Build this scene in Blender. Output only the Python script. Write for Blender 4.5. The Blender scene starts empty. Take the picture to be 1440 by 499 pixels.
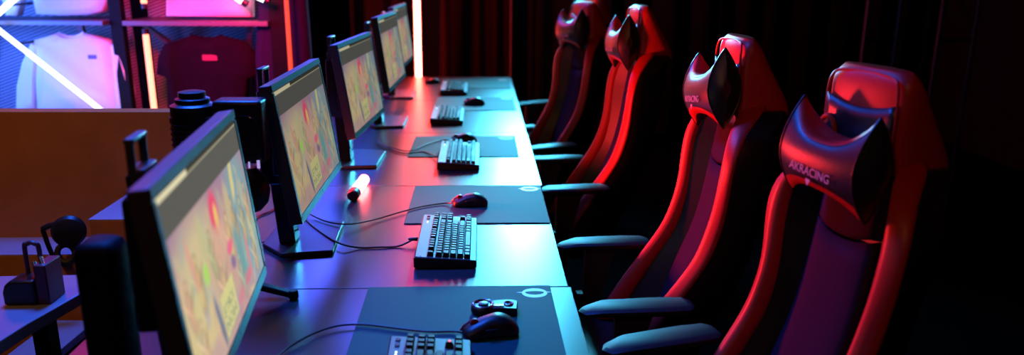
import bpy, math, random
from mathutils import Vector, Matrix, Euler
random.seed(7)
C = bpy.context.scene.collection
PI = math.pi
def R(d): return math.radians(d)

# ------------------------------------------------------------------ camera
FPX, CX, CY = 1100.0, 720.0, 249.5
EUL = Euler((1.3069468, -0.0072405, -0.0394708), 'XYZ')
CAMLOC = Vector((0, 0, 1.51))
RM = EUL.to_matrix()
def ray(px, py): return RM @ Vector(((px - CX) / FPX, -(py - CY) / FPX, -1.0))
def at_z(px, py, z):
    v = ray(px, py); return CAMLOC + v * ((z - CAMLOC.z) / v.z)
def at_y(px, py, y):
    v = ray(px, py); return CAMLOC + v * ((y - CAMLOC.y) / v.y)
def at_x(px, py, x):
    v = ray(px, py); return CAMLOC + v * ((x - CAMLOC.x) / v.x)

# ------------------------------------------------------------------ materials
MATS = {}
def mat(name, col, rough=0.5, metal=0.0, spec=0.5, emit=None, estr=1.0, noise=0.0, nscale=60.0, bump=0.0, sheen=0.0, coat=0.0):
    if name in MATS: return MATS[name]
    m = bpy.data.materials.new(name); m.use_nodes = True
    nt = m.node_tree; b = nt.nodes['Principled BSDF']
    b.inputs['Base Color'].default_value = (*col, 1)
    b.inputs['Roughness'].default_value = rough
    b.inputs['Metallic'].default_value = metal
    b.inputs['Specular IOR Level'].default_value = spec
    if sheen: b.inputs['Sheen Weight'].default_value = sheen
    if coat: b.inputs['Coat Weight'].default_value = coat
    if emit:
        b.inputs['Emission Color'].default_value = (*emit, 1)
        b.inputs['Emission Strength'].default_value = estr
    tc = nt.nodes.new('ShaderNodeTexCoord')
    nz = nt.nodes.new('ShaderNodeTexNoise'); nz.inputs['Scale'].default_value = nscale; nz.inputs['Detail'].default_value = 4
    nt.links.new(tc.outputs['Object'], nz.inputs['Vector'])
    if noise:
        mx = nt.nodes.new('ShaderNodeMix'); mx.data_type = 'RGBA'
        mx.inputs[6].default_value = (*[c * (1 - noise) for c in col], 1)
        mx.inputs[7].default_value = (*[min(1, c * (1 + noise)) for c in col], 1)
        nt.links.new(nz.outputs['Fac'], mx.inputs[0]); nt.links.new(mx.outputs[2], b.inputs['Base Color'])
    if bump:
        bp = nt.nodes.new('ShaderNodeBump'); bp.inputs['Strength'].default_value = bump; bp.inputs['Distance'].default_value = 0.002
        nt.links.new(nz.outputs['Fac'], bp.inputs['Height']); nt.links.new(bp.outputs['Normal'], b.inputs['Normal'])
    MATS[name] = m
    return m
def tube_mat(name, col, s):
    m = bpy.data.materials.new(name); m.use_nodes = True
    nt = m.node_tree; b = nt.nodes['Principled BSDF']
    b.inputs['Base Color'].default_value = (.02, .02, .02, 1)
    b.inputs['Emission Color'].default_value = (*col, 1); b.inputs['Emission Strength'].default_value = s
    return m

M_blk = mat('black_plastic', (.007, .007, .008), .40, spec=.35, noise=.2, nscale=200)
M_blkm = mat('black_matte', (.010, .010, .011), .7)
M_gloss = mat('black_gloss', (.01, .01, .012), .12)
M_steel = mat('dark_steel', (.05, .05, .055), .4, metal=.8)
M_chrome = mat('bright_metal', (.6, .6, .62), .25, metal=1)
M_hous = mat('monitor_plastic', (.035, .036, .04), .42, noise=.15, nscale=300)
M_redp = mat('red_plastic_and_glint', (.22, .008, .014), .4)  # scroll wheel plastic, and painted red light on stand and mouse
M_desk = mat('desk_laminate', (.030, .030, .034), .30, spec=.65, noise=.25, nscale=420, bump=.05)
M_pad = mat('mousepad_cloth', (.006, .072, .070), .66, spec=.14, noise=.2, nscale=500, bump=.08)
M_logo = mat('pad_print', (.42, .5, .52), .5)
M_kb = mat('keyboard_plate', (.11, .095, .11), .5, metal=.3, noise=.05)
M_key = mat('keycap_plastic', (.012, .012, .015), .5, spec=.22)
M_cable = mat('cable_rubber', (.008, .008, .01), .45)
M_redl = mat('red_leather', (.50, .016, .012), .42, spec=.5, noise=.1, nscale=120, bump=.12)
M_blkl = mat('black_leather', (.014, .012, .016), .36, spec=.55, noise=.1, nscale=140, bump=.15)
M_fab = mat('seat_fabric', (.024, .008, .026), .8, spec=.15, noise=.25, nscale=350, bump=.2)
M_wood = mat('orange_wood', (.32, .115, .025), .55, noise=.25, nscale=9)
M_curt = mat('black_curtain', (.004, .004, .006), .9, spec=.2)
M_curtr = mat('red_curtain', (.008, .0006, .0015), .85, spec=.2)
M_wall = mat('dark_wall', (.01, .01, .012), .85, spec=.2)
M_floor = mat('dark_floor', (.003, .003, .004), 1.0, spec=.0, noise=.3, nscale=12)
M_white = mat('white_cotton', (.78, .78, .80), .85, noise=.06, nscale=40, bump=.15)
M_pinkc = mat('pink_cotton', (.85, .66, .76), .85, noise=.06, nscale=40)
M_dcloth = mat('dark_cotton', (.010, .004, .010), .95, spec=.05, noise=.3, nscale=20)
M_shelf = mat('painted_steel', (.16, .16, .19), .45, metal=.4)
M_post = mat('post_black', (.003, .003, .004), .6, spec=.15)
M_tbl = mat('table_top', (.17, .16, .20), .42, noise=.08, nscale=200)
M_purp = mat('purple_box', (.035, .008, .022), .5)

# perforated backing of the shop shelves
def mesh_mat():
    m = bpy.data.materials.new('perforated_steel'); m.use_nodes = True
    nt = m.node_tree; b = nt.nodes['Principled BSDF']
    tc = nt.nodes.new('ShaderNodeTexCoord'); mp = nt.nodes.new('ShaderNodeMapping')
    mp.inputs['Rotation'].default_value = (0, R(20), 0)
    wv = nt.nodes.new('ShaderNodeTexWave'); wv.wave_type = 'BANDS'; wv.bands_direction = 'Z'
    wv.inputs['Scale'].default_value = 19; wv.inputs['Distortion'].default_value = .3
    cr = nt.nodes.new('ShaderNodeValToRGB')
    cr.color_ramp.elements[0].position = .25; cr.color_ramp.elements[0].color = (.03, .03, .035, 1)
    cr.color_ramp.elements[1].position = .75; cr.color_ramp.elements[1].color = (.34, .34, .38, 1)
    nt.links.new(tc.outputs['Object'], mp.inputs['Vector']); nt.links.new(mp.outputs['Vector'], wv.inputs['Vector'])
    nt.links.new(wv.outputs['Fac'], cr.inputs['Fac']); nt.links.new(cr.outputs['Color'], b.inputs['Base Color'])
    b.inputs['Roughness'].default_value = .5
    return m
M_mesh = mesh_mat()

# ------------------------------------------------------------------ mesh builder
class MB:
    def __init__(s): s.v = []; s.f = []
    def add(s, vs, fs):
        o = len(s.v); s.v += [tuple(v) for v in vs]; s.f += [tuple(i + o for i in f) for f in fs]; return s
    def box(s, c, d, rot=None):
        x, y, z = d[0] / 2, d[1] / 2, d[2] / 2
        vs = [Vector(p) for p in ((-x, -y, -z), (x, -y, -z), (x, y, -z), (-x, y, -z), (-x, -y, z), (x, -y, z), (x, y, z), (-x, y, z))]
        if rot is not None: vs = [rot @ v for v in vs]
        c = Vector(c)
        return s.add([v + c for v in vs], [(0, 3, 2, 1), (4, 5, 6, 7), (0, 1, 5, 4), (1, 2, 6, 5), (2, 3, 7, 6), (3, 0, 4, 7)])
    def taper(s, c0, d0, c1, d1):      # box from rectangle at c0 (dx,dy) to rectangle at c1
        vs = []
        for c, d in ((c0, d0), (c1, d1)):
            for sx, sy in ((-1, -1), (1, -1), (1, 1), (-1, 1)): vs.append((c[0] + sx * d[0] / 2, c[1] + sy * d[1] / 2, c[2]))
        return s.add(vs, [(3, 2, 1, 0), (4, 5, 6, 7), (0, 1, 5, 4), (1, 2, 6, 5), (2, 3, 7, 6), (3, 0, 4, 7)])
    def prism(s, poly, z0, z1):
        n = len(poly)
        vs = [(p[0], p[1], z0) for p in poly] + [(p[0], p[1], z1) for p in poly]
        fs = [tuple(reversed(range(n))), tuple(range(n, 2 * n))] + [(i, (i + 1) % n, n + (i + 1) % n, n + i) for i in range(n)]
        return s.add(vs, fs)
    def loft(s, rings, cap=True, closed=True):
        n = len(rings[0]); vs = [p for r in rings for p in r]; fs = []
        for i in range(len(rings) - 1):
            for j in range(n if closed else n - 1):
                a = i * n + j; b = i * n + (j + 1) % n
                fs.append((a, b, b + n, a + n))
        if cap: fs += [tuple(reversed(range(n))), tuple(range((len(rings) - 1) * n, len(rings) * n))]
        return s.add(vs, fs)
    def tube(s, pts, r, n=10, cap=True):
        pts = [Vector(p) for p in pts]; rings = []; prev = None
        for i, p in enumerate(pts):
            d = (pts[min(i + 1, len(pts) - 1)] - pts[max(i - 1, 0)]).normalized()
            if prev is None:
                u = d.cross(Vector((0, 0, 1)))
                if u.length < 1e-3: u = d.cross(Vector((1, 0, 0)))
            else: u = prev - d * prev.dot(d)
            u.normalize(); prev = u; w = d.cross(u)
            rr = r[i] if isinstance(r, (list, tuple)) else r
            rings.append([p + (u * math.cos(2 * PI * k / n) + w * math.sin(2 * PI * k / n)) * rr for k in range(n)])
        return s.loft(rings, cap)
    def lathe(s, prof, axis=(0, 0, 1), org=(0, 0, 0), n=24):
        ax = Vector(axis).normalized(); u = ax.orthogonal().normalized(); w = ax.cross(u); o = Vector(org)
        return s.loft([[o + ax * h + (u * math.cos(2 * PI * k / n) + w * math.sin(2 * PI * k / n)) * max(r, 1e-4) for k in range(n)] for r, h in prof])
    def torus(s, c, R0, r, rot=None, n=28, m=8, sy=1.0):
        vs = []; fs = []
        for i in range(n):
            a = 2 * PI * i / n
            for j in range(m):
                b = 2 * PI * j / m
                v = Vector(((R0 + r * math.cos(b)) * math.cos(a), (R0 * sy + r * math.cos(b)) * math.sin(a), r * math.sin(b)))
                if rot is not None: v = rot @ v
                vs.append(v + Vector(c))
                fs.append((i * m + j, ((i + 1) % n) * m + j, ((i + 1) % n) * m + (j + 1) % m, i * m + (j + 1) % m))
        return s.add(vs, fs)
    def mesh(s, name):
        me = bpy.data.meshes.new(name); me.from_pydata(s.v, [], s.f); me.update(); return me

def obj(name, mb, material, parent=None, smooth=False, bevel=0.0, sub=0, seg=2, angle=40):
    me = mb.mesh(name) if isinstance(mb, MB) else mb
    o = bpy.data.objects.new(name, me); C.objects.link(o)
    if not me.materials: me.materials.append(material)
    if parent is not None: o.parent = parent
    if bevel:
        b = o.modifiers.new('bevel', 'BEVEL'); b.width = bevel; b.segments = seg; b.limit_method = 'ANGLE'; b.angle_limit = R(35)
    if sub:
        ss = o.modifiers.new('subsurf', 'SUBSURF'); ss.levels = sub; ss.render_levels = sub
    if smooth or sub or bevel:
        me.polygons.foreach_set('use_smooth', [True] * len(me.polygons))
        if not sub:
            try: me.set_sharp_from_angle(angle=R(angle))
            except Exception: pass
    return o
def tag(o, label=None, cat=None, group=None, kind=None):
    if label: o['label'] = label
    if cat: o['category'] = cat
    if group: o['group'] = group
    if kind: o['kind'] = kind
    return o
def thing(name, label, cat, loc=(0, 0, 0), rz=0.0, group=None):
    o = bpy.data.objects.new(name, None); C.objects.link(o); o.empty_display_size = .1
    o.location = loc; o.rotation_euler = (0, 0, rz)
    return tag(o, label, cat, group)
def children(o): return [c for c in bpy.data.objects if c.parent == o]
def copy_tree(o, parent=None):
    c = o.copy(); C.objects.link(c); c.parent = parent
    for ch in children(o): copy_tree(ch, c)
    return c
def struct(name, mb, m, **k): return tag(obj(name, mb, m, **k), kind='structure')
def smooth_path(pts, n=8):
    pts = [Vector(p) for p in pts]; out = []
    for i in range(len(pts) - 1):
        p0 = pts[max(i - 1, 0)]; p1 = pts[i]; p2 = pts[i + 1]; p3 = pts[min(i + 2, len(pts) - 1)]
        for k in range(n):
            t = k / n
            out.append(.5 * ((2 * p1) + (p2 - p0) * t + (2 * p0 - 5 * p1 + 4 * p2 - p3) * t * t + (3 * p1 - p0 - 3 * p2 + p3) * t ** 3))
    out.append(pts[-1]); return out
def interp(keys, x):
    if x <= keys[0][0]: return keys[0][1]
    for i in range(len(keys) - 1):
        a, b = keys[i], keys[i + 1]
        if x <= b[0]:
            t = (x - a[0]) / (b[0] - a[0])
            m0 = (b[1] - keys[i - 1][1]) / (b[0] - keys[i - 1][0]) if i > 0 else (b[1] - a[1]) / (b[0] - a[0])
            m1 = (keys[i + 2][1] - a[1]) / (keys[i + 2][0] - a[0]) if i + 2 < len(keys) else (b[1] - a[1]) / (b[0] - a[0])
            h = b[0] - a[0]
            return (2 * t ** 3 - 3 * t * t + 1) * a[1] + (t ** 3 - 2 * t * t + t) * h * m0 + (-2 * t ** 3 + 3 * t * t) * b[1] + (t ** 3 - t * t) * h * m1
    return keys[-1][1]
def text_mesh(txt, size, ext=0.0004):
    cu = bpy.data.curves.new('lettering', 'FONT'); cu.body = txt; cu.size = size; cu.extrude = ext
    cu.align_x = 'CENTER'; cu.align_y = 'CENTER'
    t = bpy.data.objects.new('lettering', cu); C.objects.link(t)
    dg = bpy.context.evaluated_depsgraph_get(); dg.update()
    me = bpy.data.meshes.new_from_object(t.evaluated_get(dg))
    bpy.data.objects.remove(t); bpy.data.curves.remove(cu)
    return me

# ------------------------------------------------------------------ the room
DZ = .74                     # desk height
X0, X1, Y0, Y1, ZC = -3.6, 4.2, -1.2, 8.0, 3.6
struct('floor', MB().box(((X0 + X1) / 2, (Y0 + Y1) / 2, -.05), (X1 - X0 + .2, Y1 - Y0 + .2, .1)), M_floor)
struct('ceiling', MB().box(((X0 + X1) / 2, (Y0 + Y1) / 2, ZC + .05), (X1 - X0 + .2, Y1 - Y0 + .2, .1)), M_wall)
struct('wall_left', MB().box((X0 - .05, (Y0 + Y1) / 2, ZC / 2), (.1, Y1 - Y0, ZC)), M_wall)
struct('wall_right', MB().box((X1 + .05, (Y0 + Y1) / 2, ZC / 2), (.1, Y1 - Y0, ZC)), M_wall)
struct('wall_back', MB().box(((X0 + X1) / 2, Y1 + .05, ZC / 2), (X1 - X0, .1, ZC)), M_wall)
struct('wall_front', MB().box(((X0 + X1) / 2, Y0 - .05, ZC / 2), (X1 - X0, .1, ZC)), M_wall)

def curtain(name, x0, x1, y, z0, z1, m, label, amp=.05, wl=.22, thick=.012, lean=0):
    mb = MB(); n = max(12, int((x1 - x0) / wl * 12)); fr = []; bk = []
    top = []; bot = []
    for i in range(n + 1):
        x = x0 + (x1 - x0) * i / n
        dy = amp * math.sin(2 * PI * (x - x0) / wl + .7 * math.sin(x * 5)) + .3 * amp * math.sin(x * 31)
        bot.append((x, y + dy * 1.2, z0)); top.append((x + lean, y + dy * .8, z1))
    mb.loft([bot, top], cap=False, closed=False)
    o = obj(name, mb, m, smooth=True, angle=80)
    s = o.modifiers.new('solid', 'SOLIDIFY'); s.thickness = thick
    return tag(o, label, 'curtain')
curtain('curtain', -.30, .27, 6.9, .02, 3.3, M_curtr, 'dark red curtain hanging behind the far end of the desk row', wl=.16)
curtain('curtain', .30, 2.1, 7.1, .02, 3.3, M_curt, 'black curtain behind the farthest chairs, right of the thin pole', wl=.3)
curtain('curtain', 2.15, 4.1, 7.1, .02, 3.3, M_curt, 'black curtain in the far right corner behind the truss frames', wl=.3)
curtain('curtain', -1.02, -.62, 6.3, .02, 3.3, M_curt, 'black curtain between the orange tube and the tall glowing tube', wl=.2)
# thin pole at the end of the row
tag(obj('curtain_pole', MB().tube([(.262, 6.75, 0), (.262, 6.75, 3.2)], .012, 10), M_steel), 'thin upright metal pole at the end of the desk row', 'pole')
# lower edge piece of red cloth leaning beside the tube
def cloth_strip():
    mb = MB(); a = []; b = []
    for i in range(13):
        t = i / 12; z = .003 + 2.3 * t
        x = -.325 + .07 * t
        a.append((x - .022, 6.3 + .02 * math.sin(8 * t), z)); b.append((x + .022 + .01 * math.sin(5 * t), 6.3 - .02 * math.sin(7 * t), z))
    mb.loft([a, b], cap=False, closed=False)
    o = obj('banner_strip', mb, M_curtr, smooth=True); s = o.modifiers.new('solid', 'SOLIDIFY'); s.thickness = .006
    return o
tag(cloth_strip(), 'narrow red cloth strip hanging just right of the tall glowing tube', 'cloth')

# ------------------------------------------------------------------ desks
def make_desk(y0, y1, dx, label):
    t = thing('gaming_desk', label, 'desk', (0, 0, 0), 0, 'dark desks joined in one row')
    g = .0015
    obj('desktop', MB().box(((-.84 + .22 + dx) / 2, (y0 + y1) / 2, DZ - .0125), (1.06 + dx, y1 - y0 - 2 * g, .025)), M_desk, t, bevel=.002)
    for yy in (y0 + .06, y1 - .06):
        lg = MB()
        lg.box((-.75, yy, .36), (.05, .04, .70)); lg.box((-.28, yy, .36), (.05, .04, .70))
        lg.box((-.325, yy, .70), (.98, .04, .03)); lg.box((-.51, yy, .015), (.62, .05, .03))
        obj('leg_frame', lg, M_steel, t, bevel=.003)
    obj('modesty_panel', MB().box((-.70, (y0 + y1) / 2, .50), (.018, y1 - y0 - .18, .36)), M_blkm, t)
    return t
for y0, y1, dx, lb in ((.87, 1.805, .004, 'dark laminate desk nearest the camera, under the half-seen keyboard'),
                       (1.805, 2.738, -.002, 'dark laminate desk second from camera, carrying the sharp keyboard and glowing lamp'),
                       (2.738, 3.668, .004, 'dark laminate desk third from camera, brightest with cyan glare'),
                       (3.668, 4.60, .002, 'dark laminate desk fourth from camera with a blurred keyboard'),
                       (4.60, 5.62, 0, 'dark laminate desk at the far end, below the tall glowing tube')):
    make_desk(y0, y1, dx, lb)

# ------------------------------------------------------------------ screen picture (colour attribute on a fine grid)
def build_screen(W, H):
    nx, ny = 220, 132
    rnd = random.Random(3)
    def ell(u, v, cu, cv, ru, rv, rot=0.0, soft=.25):
        du, dv = u - cu, v - cv
        c, s = math.cos(rot), math.sin(rot)
        a = (du * c + dv * s) / ru; b = (-du * s + dv * c) / rv
        d = math.sqrt(a * a + b * b)
        return max(0., min(1., (1 + soft - d) / (2 * soft)))
    blobs = []
    mauve, cream, teal = (.27, .165, .235), (.52, .44, .20), (.16, .29, .30)
    # broad washes
    blobs += [(.25, .35, .34, .42, 0, (.52, .43, .22), .8), (.55, .30, .25, .40, 0, (.42, .27, .22), .8), (.86, .35, .20, .55, .1, teal, .8),
              (.12, .12, .25, .22, 0, (.50, .40, .20), .7), (.45, .06, .5, .10, 0, (.38, .24, .26), .7), (.93, .12, .12, .2, 0, (.2, .3, .38), .7)]
    for i in range(70):           # painterly dabs
        u, v = rnd.random(), rnd.random() * .74
        col = rnd.choice([(.58, .50, .24), (.46, .24, .22), (.20, .33, .30), (.30, .17, .24), (.55, .35, .22), (.40, .42, .22), (.24, .26, .40)])
        blobs.append((u, v, .008 + .022 * rnd.random(), .03 + .09 * rnd.random(), (rnd.random() - .5) * .8, col, .20 + .25 * rnd.random()))
    for fx, fy, fs, fc in ((.07, .50, .9, (.50, .30, .20)), (.19, .54, 1.0, (.46, .34, .16)), (.37, .56, .9, (.34, .34, .18)), (.60, .52, 1.0, (.52, .38, .18)), (.70, .55, 1.1, (.40, .28, .16)), (.82, .50, 1.0, (.36, .34, .20)), (.93, .55, .9, (.44, .30, .18)), (.12, .27, .9, (.52, .36, .22)), (.43, .36, 1.1, (.50, .34, .20)), (.66, .25, .9, (.30, .34, .26)), (.90, .24, 1.0, (.40, .32, .22))):
        dk = tuple(q * .35 for q in fc); lt = tuple(min(.75, q * 1.35) for q in fc)
        blobs += [(fx, fy - .10 * fs, .036 * fs, .125 * fs, .05, dk, .55), (fx, fy - .10 * fs, .028 * fs, .110 * fs, .05, fc, .85), (fx - .03 * fs, fy - .06 * fs, .008, .07 * fs, .5, lt, .6), (fx + .03 * fs, fy - .05 * fs, .008, .07 * fs, -.5, dk, .5),
                  (fx, fy + .05 * fs, .018 * fs, .034 * fs, 0, dk, .5), (fx, fy + .045 * fs, .012 * fs, .024 * fs, 0, lt, .6)]
    blobs += [(.30, .62, .035, .13, .1, (.40, .37, .2), .8), (.78, .72, .022, .14, -.15, (.56, .47, .16), .8), (.66, .60, .035, .14, 0, (.48, .36, .18), .7),
              (.16, .56, .02, .16, .15, (.52, .26, .2), .8), (.88, .56, .03, .10, 0, (.38, .36, .24), .6),
              (.48, .665, .052, .115, 0, (.60, .06, .13), .95), (.495, .63, .022, .075, 0, (.62, .42, .12), .95),
              (.48, .50, .10, .10, 0, (.52, .30, .22), .7), (.27, .46, .030, .055, 0, (.30, .52, .10), .9), (.14, .40, .06, .05, .6, (.5, .42, .2), .7),
              (.58, .41, .045, .035, .5, (.62, .10, .20), .9), (.585, .315, .03, .04, .2, (.16, .10, .26), .8), (.70, .30, .035, .18, .1, (.12, .27, .28), .85),
              (.80, .22, .016, .15, 0, (.58, .18, .18), .75), (.74, .12, .05, .035, .3, (.55, .12, .18), .7), (.60, .10, .06, .03, .2, (.52, .16, .20), .7), (.92, .30, .02, .13, .2, (.5, .44, .2), .6),
              (.305, .17, .018, .15, .12, (.08, .12, .20), .85)]
    STR = {'S': ["01111", "10000", "01110", "00001", "11110"], 'T': ["11111", "00100", "00100", "00100", "00100"], 'A': ["01110", "10001", "11111", "10001", "10001"],
           'C': ["01111", "10000", "10000", "10000", "01111"], 'K': ["10010", "10100", "11000", "10100", "10010"], 'N': ["10001", "11001", "10101", "10011", "10001"],
           'O': ["01110", "10001", "10001", "10001", "01110"], 'W': ["10001", "10001", "10101", "11011", "10001"]}
    def sign(u, v):
        # slanted board
        uu = (u - .335) / .20; vv = (v - .035 - (u - .335) * .10) / .235
        if not (0 <= uu <= 1 and 0 <= vv <= 1): return None
        for txt, vb, vt in (('STACK', .48, .72), ('NOW', .14, .38)):
            if vb <= vv < vt:
                r = int((vt - vv) / (vt - vb) * 5); k = (uu - .1) / .8 * len(txt)
                if 0 <= k < len(txt):
                    c = int((k - int(k)) * 6)
                    if c < 5 and r < 5 and STR[txt[int(k)]][r][c] == '1': return (.16, .24, .16)
        return (.50, .47, .20) if vv > .06 and .03 < uu < .97 else (.30, .30, .2)
    def colour(u, v):
        if v > .955:
            c = (.035, .035, .03)
            if u < .30 and v < .985: c = (.55, .50, .32)
            elif v < .968: c = (.34, .31, .2)
            return c
        if v > .80: return (.082, .080, .070)
        c = [mauve[k] * (1 - .0) for k in range(3)]
        w = min(1, max(0, (.62 - v) / .4))
        c = [c[k] * (1 - .35 * w) + cream[k] * .35 * w for k in range(3)]
        for cu, cv, ru, rv, ro, col, al in blobs:
            if abs(u - cu) > max(ru, rv) * 1.3 or abs(v - cv) > max(ru, rv) * 1.3: continue
            m = ell(u, v, cu, cv, ru, rv, ro) * al
            if m > 0: c = [c[k] * (1 - m) + col[k] * m for k in range(3)]
        s = sign(u, v)
        if s: c = [c[k] * .1 + s[k] * .9 for k in range(3)]
        return c
    vs = []; fs = []; cols = []
    for j in range(ny + 1):
        for i in range(nx + 1):
            u, v = i / nx, j / ny
            vs.append((0, (u - .5) * W, (v - .5) * H)); cols.append((*colour(u, v), 1))
    for j in range(ny):
        for i in range(nx):
            a = j * (nx + 1) + i; fs.append((a, a + 1, a + nx + 2, a + nx + 1))
    me = bpy.data.meshes.new('screen'); me.from_pydata(vs, [], fs); me.update()
    at = me.color_attributes.new('picture', 'FLOAT_COLOR', 'POINT')
    at.data.foreach_set('color', [x for c in cols for x in c])
    m = bpy.data.materials.new('lit_screen'); m.use_nodes = True
    nt = m.node_tree; b = nt.nodes['Principled BSDF']
    an = nt.nodes.new('ShaderNodeAttribute'); an.attribute_name = 'picture'
    nt.links.new(an.outputs['Color'], b.inputs['Emission Color']); b.inputs['Emission Strength'].default_value = .80
    b.inputs['Base Color'].default_value = (.008, .008, .008, 1); b.inputs['Roughness'].default_value = .5; b.inputs['Specular IOR Level'].default_value = 0
    me.materials.append(m)
    return me
SW, SH = .536, .306
SCREEN = build_screen(SW, SH)

# ------------------------------------------------------------------ monitors (face +X, width along Y)
def make_monitor():
    t = thing('gaming_monitor', '', 'monitor')
    PW, PH = .56, .34
    # panel frame: local origin = centre of the front face, tilted back by 8.7 degrees
    pan = bpy.data.objects.new('panel', MB().mesh('panel')); bpy.data.objects.remove(pan)
    m = MB(); m.box((-.014, 0, 0), (.028, PW, PH))
    hull = [[(-.028, -.25, -.145), (-.028, .25, -.145), (-.028, .25, .145), (-.028, -.25, .145)],
            [(-.050, -.20, -.12), (-.050, .20, -.12), (-.050, .20, .12), (-.050, -.20, .12)],
            [(-.062, -.13, -.09), (-.062, .13, -.09), (-.062, .13, .09), (-.062, -.13, .09)]]
    m.loft(hull)
    p = obj('panel', m, M_hous, t, bevel=.0025)
    # front bezel ring
    bz = MB()
    for c, d in (((.0012, 0, PH / 2 - .0075), (.0024, PW, .015)), ((.0012, 0, -PH / 2 + .010), (.0024, PW, .020)),
                 ((.0012, PW / 2 - .0055, -.0025), (.0024, .011, PH - .035)), ((.0012, -PW / 2 + .0055, -.0025), (.0024, .011, PH - .035))): bz.box(c, d)
    obj('bezel', bz, M_blk, p)
    s = obj('screen', SCREEN, None, p); s.location = (.0006, 0, .0022)
    obj('brand_strip', MB().box((.0028, 0, -PH / 2 + .010), (.0008, .035, .006)), M_steel, p)
    # stand column with a carry handle loop on top
    TOP = Vector((-.125, .035, .502)); BOT = Vector((-.085, .035, .012))
    col = MB(); r0 = [Vector((-.022, -.030, 0)), Vector((.022, -.030, 0)), Vector((.022, .030, 0)), Vector((-.022, .030, 0))]
    col.loft([[BOT + v * 1.05 for v in r0], [BOT.lerp(TOP, .5) + v for v in r0], [BOT.lerp(TOP, .88) + v * .95 for v in r0]])
    col.box((-.088, .005, .315), (.075, .15, .22)); col.box((-.06, .005, .315), (.05, .20, .16))
    cobj = obj('stand_column', col, M_gloss, t, bevel=.006)
    hd = MB(); a = BOT.lerp(TOP, .86); 
    hd.box((TOP.x, TOP.y - .033, .462), (.013, .010, .080)); hd.box((TOP.x, TOP.y + .033, .462), (.013, .010, .080)); hd.box((TOP.x, TOP.y, .500), (.016, .076, .009)); hd.box((TOP.x + .006, TOP.y, .430), (.026, .074, .05))
    obj('carry_handle', hd, M_hous, cobj, bevel=.003)
    obj('red_reflection', MB().loft([[(-.0605, -.012 + .034, .06), (-.0605, .014 + .034, .06), (-.0605, .014 + .034, .10), (-.0605, -.012 + .034, .10)],  # red reflection on the glossy column, painted as a raised strip
                               [(-.064, -.006 + .030, .15), (-.064, .006 + .030, .15), (-.064, .006 + .030, .25), (-.064, -.006 + .030, .25)]][0:2]), M_redp, cobj)
    return t
MONZ = .335       # panel centre above desk
def finish_monitor(root, x, y, yaw, tilt, zc, base='plate'):
    """place panel, column and base of one monitor: root sits on the desk below the panel centre"""
    root.location = (x, y, DZ); root.rotation_euler = (0, 0, yaw)
    for c in children(root):
        if c.name.startswith('panel'):
            c.location = (0, 0, zc - DZ); c.rotation_euler = (0, -tilt, 0)
    b = MB()
    b.prism([(.050, -.050), (.040, .205), (-.09, .230), (-.155, .165), (-.155, .01), (-.085, -.072)], .001, .013)
    obj('base', b, M_hous, root, bevel=.003)
proto_m = make_monitor()
mons = [(-.4265, 1.233, .1143, .1133, 1.0704, 'plate', 'large blurred monitor closest to the camera, its lower corner cut by the frame'),
        (-.4578, 2.090, .002, .151, 1.073, 'plate', 'sharply focused monitor second from the camera, behind the glowing tube lamp'),
        (-.455, 3.045, -.070, .147, 1.074, 'plate', 'monitor third from the camera with a red lit left edge'),
        (-.424, 3.83, -.041, .133, 1.118, 'plate', 'blurred monitor fourth from the camera, standing slightly higher than the third'),
        (-.450, 4.70, -.03, .13, 1.118, 'plate', 'farthest monitor, partly hidden, just left of the tall glowing tube')]
mon_objs = []
for i, mm in enumerate(mons):
    o = proto_m if i == 0 else copy_tree(proto_m)
    mon_objs.append(o)
# nearest screen: viewing angle and bloom are put into a stronger emission
bright = SCREEN.copy(); bm = SCREEN.materials[0].copy(); bm.name = 'lit_screen_bright'
bm.node_tree.nodes['Principled BSDF'].inputs['Emission Strength'].default_value = 1.35
bright.materials.clear(); bright.materials.append(bm)
for c in children(mon_objs[0]):
    for g in children(c):
        if g.name.startswith('screen'): g.data = bright
for o, mm in zip(mon_objs, mons):
    finish_monitor(o, mm[0], mm[1], mm[2], mm[3], mm[4], mm[5])
    tag(o, mm[6], 'monitor', 'gaming monitors along the desk row')

# ------------------------------------------------------------------ mouse pads
def make_pad(cx, cy, w, d, rz, label, emblem=True):
    o = obj('mouse_pad', MB().box((0, 0, .002), (w, d, .003)), M_pad, bevel=.001)
    o.location = (cx, cy, DZ); o.rotation_euler = (0, 0, rz)
    tag(o, label, 'mouse pad', 'dark mouse pads on the desks')
    if emblem:
        e = MB(); n = 36; ro, ri = (.031, .028), (.023, .015)
        c = Vector((w / 2 - .042, d / 2 - .048, .0039))
        # oval ring emblem with a slit
        A = [(c.x + ro[0] * math.cos(2 * PI * k / n), c.y + ro[1] * math.sin(2 * PI * k / n), c.z) for k in range(n)]
        B = [(c.x + ri[0] * math.cos(2 * PI * k / n), c.y + .004 + ri[1] * math.sin(2 * PI * k / n) * (.45 if math.sin(2 * PI * k / n) > 0 else 1), c.z) for k in range(n)]
        e.add(A + B, [(k, (k + 1) % n, n + (k + 1) % n, n + k) for k in range(n)])
        e.add([(c.x - .045, c.y + .004, c.z), (c.x - .031, c.y + .001, c.z), (c.x - .031, c.y + .007, c.z)], [(0, 1, 2)])
        e.add([(c.x + .042, c.y + .004, c.z), (c.x + .031, c.y + .007, c.z), (c.x + .031, c.y + .001, c.z)], [(0, 1, 2)])
        obj('emblem', e, M_logo, o)
    return o
make_pad(-.0515, 1.592, .449, .428, .006, 'dark mouse pad nearest the camera under the near mouse, with an oval printed emblem')
make_pad(-.0105, 2.513, .452, .428, .0, 'dark mouse pad second from the camera with a mouse and trailing cord')
make_pad(-.072, 3.377, .464, .410, .0, 'dark mouse pad third from the camera, half hidden by a keyboard')
make_pad(-.030, 4.48, .455, .45, .0, 'dark mouse pad fourth from the camera beneath a blurred mouse')
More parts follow.
